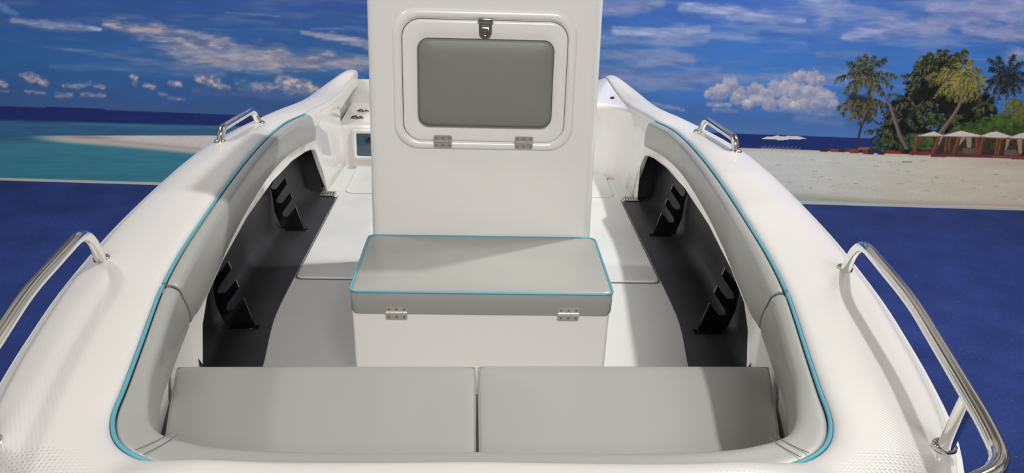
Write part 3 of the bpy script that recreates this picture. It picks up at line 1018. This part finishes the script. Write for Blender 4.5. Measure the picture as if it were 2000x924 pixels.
PH = crn(PADROWS, 4)
SE = 36                               # row where the bow pad meets the side pads (4 samples x row 9)
for s in (-1, 1):
    rows = [(s, tuple(r)) for r in PH[SE:]]
    # leave a narrow gap at the seam
    q = np.array(rows[0][1]) * .88 + np.array(rows[1][1]) * .12
    rows[0] = (s, tuple(q))
    e = np.array(rows[-1][1])
    rows[-1] = (s, tuple(e))
    pad('side_coaming_pad', rows, s, 'grey side pad with turquoise piping along the %s coaming' % ('left' if s < 0 else 'right'))
rows = full([tuple(r) for r in PH], 0, SE + 1)
bowpad = pad('bow_coaming_pad', rows, 1, 'grey pad with turquoise piping wrapping round the bow coaming')
# stitched seams where the bow pad turns the corners
for s in (-1, 1):
    for k, dk in ((13, 0), (14, 0)):
        e1, e2 = W(s * PH[k][0], PH[k][1], 0), W(s * PH[k + 1][0], PH[k + 1][1], 0)
        sec = pad_section(s, tuple(PH[k] * .6 + PH[k + 1] * .4), V3(((e2 - e1).y, -(e2 - e1).x, 0)).normalized())
        pts = [p + V3((0, 0, .002)) + (p - W(s * .2, 2.0, -.9)).normalized() * -.001 for p in sec[2:5]]
        bm = bmesh.new()
        tube(bm, cr(pts, 4), 0.0007, 6)
        make('stitched_seam', bm, SEAMM, bowpad)

# ------------------------------------------------------------------ console with the upholstered door
CX, CY = 0.0, 2.47
ZT = -.13
bm = bmesh.new()
sec = []
for h, hw, yf, yb, r in ((SOLE + .004, .352, CY, 3.20, .03), (-.96, .349, CY, 3.20, .03), (-.22, .343, CY, 3.20, .03), (ZT - .012, .342, CY, 3.16, .03), (ZT, .330, CY + .012, 3.14, .03)):
    sec.append([W(x - .002, y, h) for x, y in rrect(0, (yf + yb) / 2, hw, (yb - yf) / 2, r, 6)])
loft(bm, sec, closed=True, cap=True)
# moulded frame round the door
def face(x, z, d):
    return W(x, CY - d, z)


RC = (-.0015, -.466)
frames = [(.272, .210, .075, -.002), (.270, .208, .074, .002), (.264, .202, .071, .006), (.256, .194, .066, .008), (.249, .187, .060, .006), (.2445, .1825, .056, .0015), (.2435, .1815, .055, -.002)]
loft(bm, [[face(x, z, d) for x, z in rrect(RC[0], RC[1], hw, hh, r)] for hw, hh, r, d in frames], closed=True)
con = make('console', bm, GELC, boat, sharp=40)
DC = (-.001, -.468)
bm = bmesh.new()
doorp = [(.2425, .1805, .054, -.001), (.2415, .1795, .053, .003), (.2385, .1765, .050, .0062), (.234, .172, .047, .007), (.212, .142, .036, .0065), (.203, .134, .034, .0045)]
loft(bm, [[face(x, z, d) for x, z in rrect(DC[0], DC[1], hw, hh, r)] for hw, hh, r, d in doorp], closed=True, cap=True)
make('console_door', bm, GELC, con, sharp=40)
bm = bmesh.new()
loft(bm, [[face(x, z, d) for x, z in rrect(DC[0], DC[1], hw, hh, r)] for hw, hh, r, d in ((.244, .182, .055, .0004), (.2422, .1802, .054, .0006))], closed=True)
make('door_seam', bm, DARK, con)
CC = (0.002, -.468)
bm = bmesh.new()
cp = [(.1965, .1275, .030, .004), (.1985, .1290, .031, .009), (.1985, .1290, .031, .017), (.1955, .1260, .030, .022), (.188, .118, .028, .0255), (.15, .085, .02, .0275), (.06, .03, .01, .0285)]
loft(bm, [[face(x, z, d) for x, z in rrect(CC[0], CC[1], hw, hh, r)] for hw, hh, r, d in cp], closed=True, cap=True)
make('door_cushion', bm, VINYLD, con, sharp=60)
bm = bmesh.new()
tube(bm, [face(x, z, .0195) for x, z in rrect(CC[0], CC[1], .1985, .129, .031)], .0013, 6, closed=True)
make('cushion_seam', bm, SEAMM, con)


def hinge(parent, x, y, h, w, hh, m):
    """butt hinge seen face on: two leaves, knuckle and six screws"""
    ob = None
    bm = bmesh.new()
    for sg in (1, -1):
        pts = rrect(x, h + sg * (hh / 4 + .0016), w / 2, hh / 4 - .0012, .004, 4)
        prism(bm, pts, lambda a, b: W(a, y, b), lambda a, b: W(a, y - .0022, b))
    for i in range(5):
        x0 = x - w / 2 - .001 + i * (w + .002) / 5
        x1 = x0 + (w + .002) / 5 - .0008
        tube(bm, [W(x0, y - .003, h), W(x1, y - .003, h)], .0036, 10)
    ob = make('hinge', bm, m, parent, sharp=30)
    return ob


def screws(bm, x, y, h, w, hh):
    for sg in (1, -1):
        for k in (-1, 0, 1):
            c = W(x + k * w * .36, y - .0022, h + sg * hh * .31)
            disc(bm, c, (0, -1, 0), [(.0036, -.0005), (.0036, .0006), (.0026, .0012), (.0010, .0005)], 10)


def hinge_with_screws(parent, x, y, h, w, hh, m=STEEL):
    bm = bmesh.new()
    screws(bm, x, y, h, w, hh)
    o = hinge(parent, x, y, h, w, hh, m)
    # screw heads stay inside the hinge's own mesh
    off = V3((0, 0, 0))
    p = o.parent
    while p is not None:
        off += p.location
        p = p.parent
    for v in bm.verts:
        v.co -= off
    b2 = bmesh.new()
    b2.from_mesh(o.data)
    nb = len(b2.faces)
    tmp = bpy.data.meshes.new('screw_heads')
    bm.to_mesh(tmp)
    bm.free()
    b2.from_mesh(tmp)
    b2.faces.ensure_lookup_table()
    for f in b2.faces[nb:]:
        f.material_index = 1
        f.smooth = True
    b2.to_mesh(o.data)
    b2.free()
    bpy.data.meshes.remove(tmp)
    o.data.materials.append(SCREW)
    return o


hinge_with_screws(con, -.125, CY - .0085, -.6485, .055, .037, STEELD)
hinge_with_screws(con, .1215, CY - .0085, -.6475, .055, .037, STEELD)
# draw latch at the top of the door
bm = bmesh.new()
def latch_poly(hw, z0, z1, r=None):
    pts = [(-hw, z0), (hw, z0)]
    for k in range(13):
        a = -math.pi * k / 12
        pts.append((hw * math.cos(a), z1 + hw + hw * math.sin(a)))
    return pts


lp = [(-.001 + x, z) for x, z in latch_poly(.0185, -.293, -.339)]
prism(bm, lp, lambda x, z: face(x, z, .006), lambda x, z: face(x, z, .0105))
loft(bm, [[face(-.001 + x, z, d) for x, z in latch_poly(hw, z0, z1)] for hw, z0, z1, d in ((.0120, -.301, -.333, .0100), (.0115, -.302, -.333, .0135), (.0095, -.305, -.332, .0160), (.006, -.310, -.330, .0172), (.003, -.314, -.328, .0165))], closed=True, cap=True)
box(bm, face(-.0205, -.293, .0155), face(.0185, -.2815, .004), .002, 2)
tube(bm, [face(-.024, -.2925, .010), face(.022, -.2925, .010)], .0034, 10)
make('door_latch', bm, DSTEEL, con, sharp=30)

# ------------------------------------------------------------------ seat in front of the console
bm = bmesh.new()
sec = [[W(x - .001, y, h) for x, y in rrect(0, 2.26, hw, .208, .012, 4)] for h, hw in ((SOLE + .003, .349), (-1.029, .355))]
loft(bm, sec, closed=True, cap=True)
seat = make('console_seat', bm, GELC, boat, sharp=40)
bm = bmesh.new()
yc, hd = 2.2565, .2105
lay = [(.354, hd - .002, .02, -1.0275), (.3585, hd, .022, -1.020), (.3600, hd, .022, -.990), (.3595, hd, .022, -.966), (.357, hd - .003, .021, -.9605), (.345, hd - .015, .018, -.9575), (.26, hd - .08, .01, -.9555), (.12, hd - .16, .005, -.955)]
loft(bm, [[W(x, y, h) for x, y in rrect(0, yc, hw, q, r, 5)] for hw, q, r, h in lay], closed=True, cap=True)
sc = make('seat_cushion', bm, VINYL, seat, sharp=60)
bm = bmesh.new()
tube(bm, [W(x, y, -.9605) for x, y in rrect(0, yc, .3592, hd + .0002, .022, 8)], .0036, 8, closed=True)
make('seat_piping', bm, TEAL, seat)
hinge_with_screws(seat, -.233, 2.0455, -1.0225, .058, .038, STEEL)
hinge_with_screws(seat, .238, 2.0455, -1.0205, .058, .038, STEEL)

# ------------------------------------------------------------------ rails
def bend(pts, r, k=8):
    """polyline with its corners rounded"""
    P = [V3(p) for p in pts]
    out = [P[0]]
    for i in range(1, len(P) - 1):
        a, b, c = P[i - 1], P[i], P[i + 1]
        d1, d2 = (a - b), (c - b)
        rr = min(r, d1.length * .48, d2.length * .48)
        p, q = b + d1.normalized() * rr, b + d2.normalized() * rr
        for j in range(k + 1):
            t = j / k
            out.append(p * (1 - t) ** 2 + b * 2 * t * (1 - t) + q * t * t)
    out.append(P[-1])
    return out


def flange(parent, c, r=.0135, axis=(0, 0, 1)):
    bm = bmesh.new()
    disc(bm, c, axis, [(r + .0048, -.003), (r + .0048, .002), (r + .002, .005), (r - .002, .006), (r - .004, .0055)], 24)
    return make('flange', bm, CHROME, parent, sharp=50)


for s in (-1, 1):
    bm = bmesh.new()
    top = -.622
    pts = [W(s * .846, 1.742, -.752), W(s * .818, 1.635, top - .010), W(s * .770, 1.31, top), W(s * .683, .925, top), W(s * .655, .835, top), W(s * .44, .725, top), W(s * .22, .68, top), W(s * .17, .68, -.745)]
    pth = bend(pts, .075)
    tube(bm, pth, .0120, 16)
    tube(bm, [W(s * .712, 1.043, -.748), W(s * .700, .998, top + .002)], .0118, 16)
    rl = make('bow_rail', bm, CHROME, boat, sharp=50)
    rl['label'] = 'long polished steel rail on the %s bow' % ('left' if s < 0 else 'right')
    flange(rl, W(s * .846, 1.742, -.7425))
    flange(rl, W(s * .712, 1.043, -.7375))
    bm = bmesh.new()
    pts = [W(s * .918, 2.87, -.782), W(s * .912, 2.885, -.728), W(s * .900, 3.25, -.743), W(s * .882, 3.27, -.812)]
    tube(bm, bend(pts, .04), .0135, 16)
    rl = make('side_rail', bm, CHROME, boat, sharp=50)
    rl['label'] = 'short steel grab rail on the %s gunwale' % ('left' if s < 0 else 'right')
    flange(rl, W(s * .918, 2.87, -.770), .0155)
    flange(rl, W(s * .882, 3.27, -.7985), .0155)

# ------------------------------------------------------------------ stern
# low bulkhead with a windowed hatch on the left, deck behind it
bm = bmesh.new()
dk = -1.125
prof = [(4.57, SOLE - .01), (4.57, dk - .03), (4.574, dk - .010), (4.585, dk - .002), (4.60, dk), (5.24, dk + .02), (5.26, dk + .015), (5.27, dk - .02), (5.27, -1.5)]
loft(bm, [[W(x, y, h) for y, h in prof] for x in (-.80, -.60, -.40, 0, .35, .60, .84)])
make('stern_deck', bm, LINER, boat, sharp=40)
bm = bmesh.new()
fx, fz = -.545, -1.232


def fb(x, z, d):
    return W(x, 4.57 - d, z)


fr = [(.185, .092, .024, -.001), (.183, .090, .024, .005), (.178, .085, .022, .009), (.165, .074, .016, .010), (.158, .067, .012, .007), (.155, .064, .010, .003)]
loft(bm, [[fb(x, z, d) for x, z in rrect(fx, fz, hw, hh, r)] for hw, hh, r, d in fr], closed=True)
hf = make('stern_hatch', bm, LINER, boat, sharp=40)
bm = bmesh.new()
prism(bm, rrect(fx, fz, .158, .066, .010), lambda x, z: fb(x, z, .002), lambda x, z: fb(x, z, .0045))
wp = make('window_pane', bm, PANE, hf, sharp=30)
wp['label'] = 'dark tinted pane of the stern hatch'
bm = bmesh.new()
disc(bm, fb(-.635, -1.205, .0045), (0, -1, 0), [(.018, -.001), (.018, .006), (.012, .012), (.004, .014)], 18)
make('hatch_knob', bm, BLACKG, hf)
# right quarter: rounded full-height corner
bm = bmesh.new()
cpts = cr([(.806, 4.02, 0), (.789, 4.20, 0), (.764, 4.34, 0), (.725, 4.445, 0), (.655, 4.525, 0), (.56, 4.565, 0), (.40, 4.568, 0), (.20, 4.568, 0)], 4)
nf = len(cpts)
inner = cr([W(.808, 4.04, -.905), W(.785, 4.2, -.915), W(.779, 4.3, -.925), W(.780, 4.45, -.94), W(.782, 4.6, -.950), W(.780, 4.73, -.947), W(.775, 4.83, -.941), W(.759, 5.0, -.916), W(.750, 5.09, -.918), W(.67, 5.14, -.955), W(.5, 5.17, -.965), W(.2, 5.18, -.965)], 8)
cum = [0.0]
for a, b in zip(inner[:-1], inner[1:]):
    cum.append(cum[-1] + (b - a).length)


def along(t):
    d = t * cum[-1]
    for k in range(len(cum) - 1):
        if cum[k + 1] >= d:
            f = (d - cum[k]) / max(1e-9, cum[k + 1] - cum[k])
            return inner[k].lerp(inner[k + 1], f)
    return inner[-1]


rings = []
for i, p in enumerate(cpts):
    a, b = cpts[max(i - 1, 0)], cpts[min(i + 1, nf - 1)]
    t = (b - a).normalized()
    nin = V3((-t.y, t.x, 0))
    if nin.dot(V3((.8, 5.0, 0)) - p) < 0:
        nin = -nin
    f = i / (nf - 1)
    top = -.912 - .052 * min(1, f * 1.7)
    q = along(f) + V3((0, 0, -.003))
    base = V3((p.x, p.y, HC))
    k = min(1.0, (q - base - V3((0, 0, top))).length / .06)
    col = [base + V3((0, 0, SOLE - .005)), base + V3((0, 0, top - .15)), base + V3((0, 0, top - .030)), base + nin * .004 * k + V3((0, 0, top - .012)), base + nin * .013 * k + V3((0, 0, top - .003)), base + nin * .026 * k + V3((0, 0, top))]
    e = col[-1]
    col += [e.lerp(q, .3), e.lerp(q, .65), q]
    rings.append(col)
bm = bmesh.new()
loft(bm, rings)
make('stern_quarter', bm, LINER, boat, sharp=50)

# deck fittings: flush pop-up cleats on the left stern deck
for x, y in ((-.706, 4.90), (-.716, 4.735)):
    bm = bmesh.new()
    pts = rrect(x, y, .036, .010, .009, 5)
    prism(bm, pts, lambda a, b: W(a, b, dk + .004), lambda a, b: W(a, b, dk + .013))
    tube(bm, bend([W(x - .030, y, dk + .012), W(x - .010, y - .004, dk + .021), W(x + .010, y - .004, dk + .021), W(x + .030, y, dk + .012)], .01, 4), .004, 8)
    disc(bm, W(x, y - .008, dk + .006), (0, -.6, 1), [(.008, 0), (.008, .006), (.003, .008)], 12)
    make('deck_cleat', bm, DSTEEL, boat, sharp=40)
bm = bmesh.new()
tube(bm, [W(-.762, 5.20, dk + .01), W(-.762, 5.20, dk + .055)], .010, 10)
box(bm, W(-.785, 5.185, dk + .048), W(-.739, 5.215, dk + .064), .004, 2)
box(bm, W(-.780, 5.19, dk + .085), W(-.744, 5.21, dk + .10), .004, 2)
tube(bm, [W(-.762, 5.20, dk + .05), W(-.762, 5.20, dk + .095)], .006, 8)
make('stern_cleat', bm, BLACKG, boat, sharp=40)
bm = bmesh.new()
disc(bm, W(.735, 4.62, -.948), (-.2, -.3, 1), [(.012, 0), (.012, .004), (.006, .005)], 14)
make('stern_plug', bm, DARK, boat)

# floor drains and small chrome caps
for s, lab in ((-1, 'left'), (1, 'right')):
    bm = bmesh.new()
    x0, x1, y0, y1 = .738, .812, 4.005, 4.075
    zz = SOLE + .0105
    box(bm, W(min(s * x0, s * x1), y0, zz), W(max(s * x0, s * x1), y0 + .010, zz + .004), .001, 1)
    box(bm, W(min(s * x0, s * x1), y1 - .010, zz), W(max(s * x0, s * x1), y1, zz + .004), .001, 1)
    for k in range(6):
        a = s * (x0 + (x1 - x0 - .0062) * k / 5)
        b = a + s * .0062
        box(bm, W(min(a, b), y0 + .006, zz), W(max(a, b), y1 - .006, zz + .004), .0006, 1)
    g = make('drain_grate', bm, STEEL, boat)
    bm = bmesh.new()
    box(bm, W(min(s * x0, s * x1), y0 + .002, SOLE + .008), W(max(s * x0, s * x1), y1 - .002, SOLE + .0105))
    make('drain_well', bm, DARK, g, smooth=False)
    bm = bmesh.new()
    cyy = 4.555 if s < 0 else 4.44
    cxx = .725 if s < 0 else .715
    disc(bm, W(s * cxx, cyy - .02, SOLE + .0005), (0, 0, 1), [(.026, 0), (.026, .004), (.018, .010), (.006, .012)], 18)
    make('drain_cap', bm, STEEL, boat)

# ------------------------------------------------------------------ loose cushions on the bow bench
def seat_pad(name, corners, label):
    """corners: four (x, y), aft-left, aft-right, fore-right, fore-left"""
    t = .062
    h0 = -1.123
    o_x = (corners[0][0] + corners[1][0]) / 2
    o_y = 1.52
    root = bpy.data.objects.new(name, None)
    COL.objects.link(root)
    root.location = W(o_x, o_y, h0)
    root.empty_display_size = .1
    root['label'] = label
    root['category'] = 'cushion'
    root['group'] = 'grey bow seat cushions'

    def outline(d, n=7, bulge=.0015):
        pts = []
        C = [V3((x, y, 0)) for x, y in corners]
        for i in range(len(C)):
            a, b = C[i], C[(i + 1) % len(C)]
            e = (b - a)
            nrm = V3((e.y, -e.x, 0)).normalized()
            for k in range(n):
                t_ = .006 + .988 * k / (n - 1)
                p = a + e * t_ + nrm * (bulge * math.sin(math.pi * t_) * -1)
                v = V3((o_x, o_y, 0)) - p
                pts.append(p + v.normalized() * d)
        return pts
    cx = V3((o_x, o_y, 0))
    lv = [(.008, 0.0), (.001, .006), (.000, .03), (.0005, t - .005), (.003, t - .001), (.012, t + .0015), (.05, t + .004), (.11, t + .006), (.18, t + .007)]
    bm = bmesh.new()
    loft(bm, [[V3((p.x, p.y, h0 + HC + z)) for p in outline(d)] for d, z in lv], closed=True, cap=True)
    make('cushion_body', bm, VINYL, root, sub=1, sharp=0)
    bm = bmesh.new()
    tube(bm, [V3((p.x, p.y, h0 + HC + t - .004)) for p in outline(.0015)], .0023, 6, closed=True)
    make('seam_welt', bm, VINYLS, root)
    return root


VINYLS = mat('grey_vinyl_welt', (0.24, 0.245, 0.23, 1), 0.5)
seat_pad('bow_cushion', [(-.742, 1.815), (-.007, 1.828), (-.003, 1.20), (-.44, 1.205), (-.56, 1.32), (-.646, 1.44)], 'grey vinyl seat cushion on the left half of the bow bench')
seat_pad('bow_cushion', [(.000, 1.830), (.744, 1.840), (.646, 1.44), (.56, 1.32), (.44, 1.205), (.010, 1.20)], 'grey vinyl seat cushion on the right half of the bow bench')

# cradle that carries the hull above the carpet
cradle = bpy.data.objects.new('boat_cradle', None)
COL.objects.link(cradle)
cradle.location = (0, 3.2, 0)
cradle['label'] = 'dark steel cradle standing on the carpet under the white hull'
cradle['category'] = 'cradle'
for y in (2.4, 4.4):
    bm = bmesh.new()
    box(bm, (-.7, y - .05, 0), (.7, y + .05, .10), .006, 2)
    box(bm, (-.05, y - .05, .09), (.05, y + .05, .30), .004, 2)
    make('cross_beam', bm, TIMBER, cradle)
bm = bmesh.new()
for x in (-.5, .5):
    box(bm, (x - .04, 2.2, .10), (x + .04, 4.6, .18), .006, 2)
make('long_beam', bm, TIMBER, cradle)

# the boat stands a hair off square to the wall
con.location.x += .008
seat.location.x += .008
TURN = Matrix.Translation(V3((-.0287, 0, 0))) @ Matrix.Rotation(-.0087, 4, 'Z')
bpy.context.view_layer.update()
for o in [boat, cradle] + [o for o in COL.objects if o.get('category') == 'cushion']:
    o.matrix_world = TURN @ o.matrix_world

# ------------------------------------------------------------------ light
def area(name, loc, target, size, power, col=(1, 1, 1), sy=None):
    l = bpy.data.lights.new(name, 'AREA')
    l.shape = 'RECTANGLE' if sy else 'DISK'
    l.size = size
    if sy:
        l.size_y = sy
    l.energy = power
    l.color = col
    o = bpy.data.objects.new(name, l)
    COL.objects.link(o)
    o.location = loc
    o.rotation_euler = (V3(target) - V3(loc)).to_track_quat('-Z', 'Y').to_euler()
    return o


area('hall_spot_right', W(2.25, 3.60, 3.05), W(.1, 2.3, -1.0), .18, 160, (1.0, .985, .95))
area('hall_spot_left', W(-3.0, 1.9, 3.0), W(0, 2.0, -1.0), .35, 36, (1.0, .97, .93))
area('front_fill', W(.6, -3.0, 2.6), W(0, 2.4, -.7), 2.0, 235, (1.0, .985, .96), 1.2)  # added fill from behind the camera to brighten the console front
area('wall_wash_left', W(-3.2, 3.6, 2.6), WO + WD * -3.0 + V3((0, 0, 1.0)), 1.6, 125, (1.0, .98, .96), .6)
area('wall_wash_right', W(3.4, 3.4, 2.6), WO + WD * 3.2 + V3((0, 0, 1.0)), 1.6, 155, (1.0, .98, .96), .6)

world = bpy.data.worlds.new('hall')
scene.world = world
world.use_nodes = True
nt = world.node_tree
bg = nt.nodes['Background']
tc = nt.nodes.new('ShaderNodeTexCoord')
sep = nt.nodes.new('ShaderNodeSeparateXYZ')
rp = nt.nodes.new('ShaderNodeValToRGB')
nt.links.new(tc.outputs['Generated'], sep.inputs[0])
mm = nt.nodes.new('ShaderNodeMapRange')
mm.inputs[1].default_value = -1
nt.links.new(sep.outputs[2], mm.inputs[0])
nt.links.new(mm.outputs[0], rp.inputs['Fac'])
e = rp.color_ramp.elements
e[0].position, e[0].color = 0.45, (.16, .15, .14, 1)
e[1].position, e[1].color = 1.0, (.10, .09, .08, 1)
k = rp.color_ramp.elements.new(.62)
k.color = (.40, .375, .35, 1)
nz = nt.nodes.new('ShaderNodeTexNoise')          # noise added for streaked rail reflections, in place of trusses, stands and gaps
nz.inputs['Scale'].default_value = 5.0
nz.inputs['Detail'].default_value = 3
nt.links.new(tc.outputs['Generated'], nz.inputs['Vector'])
nr = nt.nodes.new('ShaderNodeValToRGB')
nr.color_ramp.elements[0].position, nr.color_ramp.elements[0].color = .42, (.35, .33, .31, 1)
nr.color_ramp.elements[1].position, nr.color_ramp.elements[1].color = .60, (1.65, 1.62, 1.58, 1)
nt.links.new(nz.outputs['Fac'], nr.inputs['Fac'])
mxw = nt.nodes.new('ShaderNodeMixRGB')
mxw.blend_type = 'MULTIPLY'
mxw.inputs[0].default_value = 1
nt.links.new(rp.outputs['Color'], mxw.inputs[1])
nt.links.new(nr.outputs['Color'], mxw.inputs[2])
nt.links.new(mxw.outputs[0], bg.inputs['Color'])
bg.inputs['Strength'].default_value = 0.78

# ------------------------------------------------------------------ camera
cam = bpy.data.cameras.new('camera')
co = bpy.data.objects.new('camera', cam)
COL.objects.link(co)
cam.sensor_fit = 'HORIZONTAL'
cam.sensor_width = 36
cam.lens = 36 * 1620 / 2000
cam.clip_start = .02
R = Matrix(((0.99882254, -0.01134065, -0.047169), (-0.03985637, 0.3625034, -0.93112983), (0.02765855, 0.93191345, 0.36162457))).to_4x4()
co.matrix_world = Matrix.Translation(V3((-.03, 0, HC))) @ R
scene.camera = co

scene.view_settings.view_transform = 'Standard'
scene.view_settings.look = 'None'
scene.view_settings.exposure = 0.0
scene.view_settings.gamma = 1.0
scene.view_settings.use_curve_mapping = False
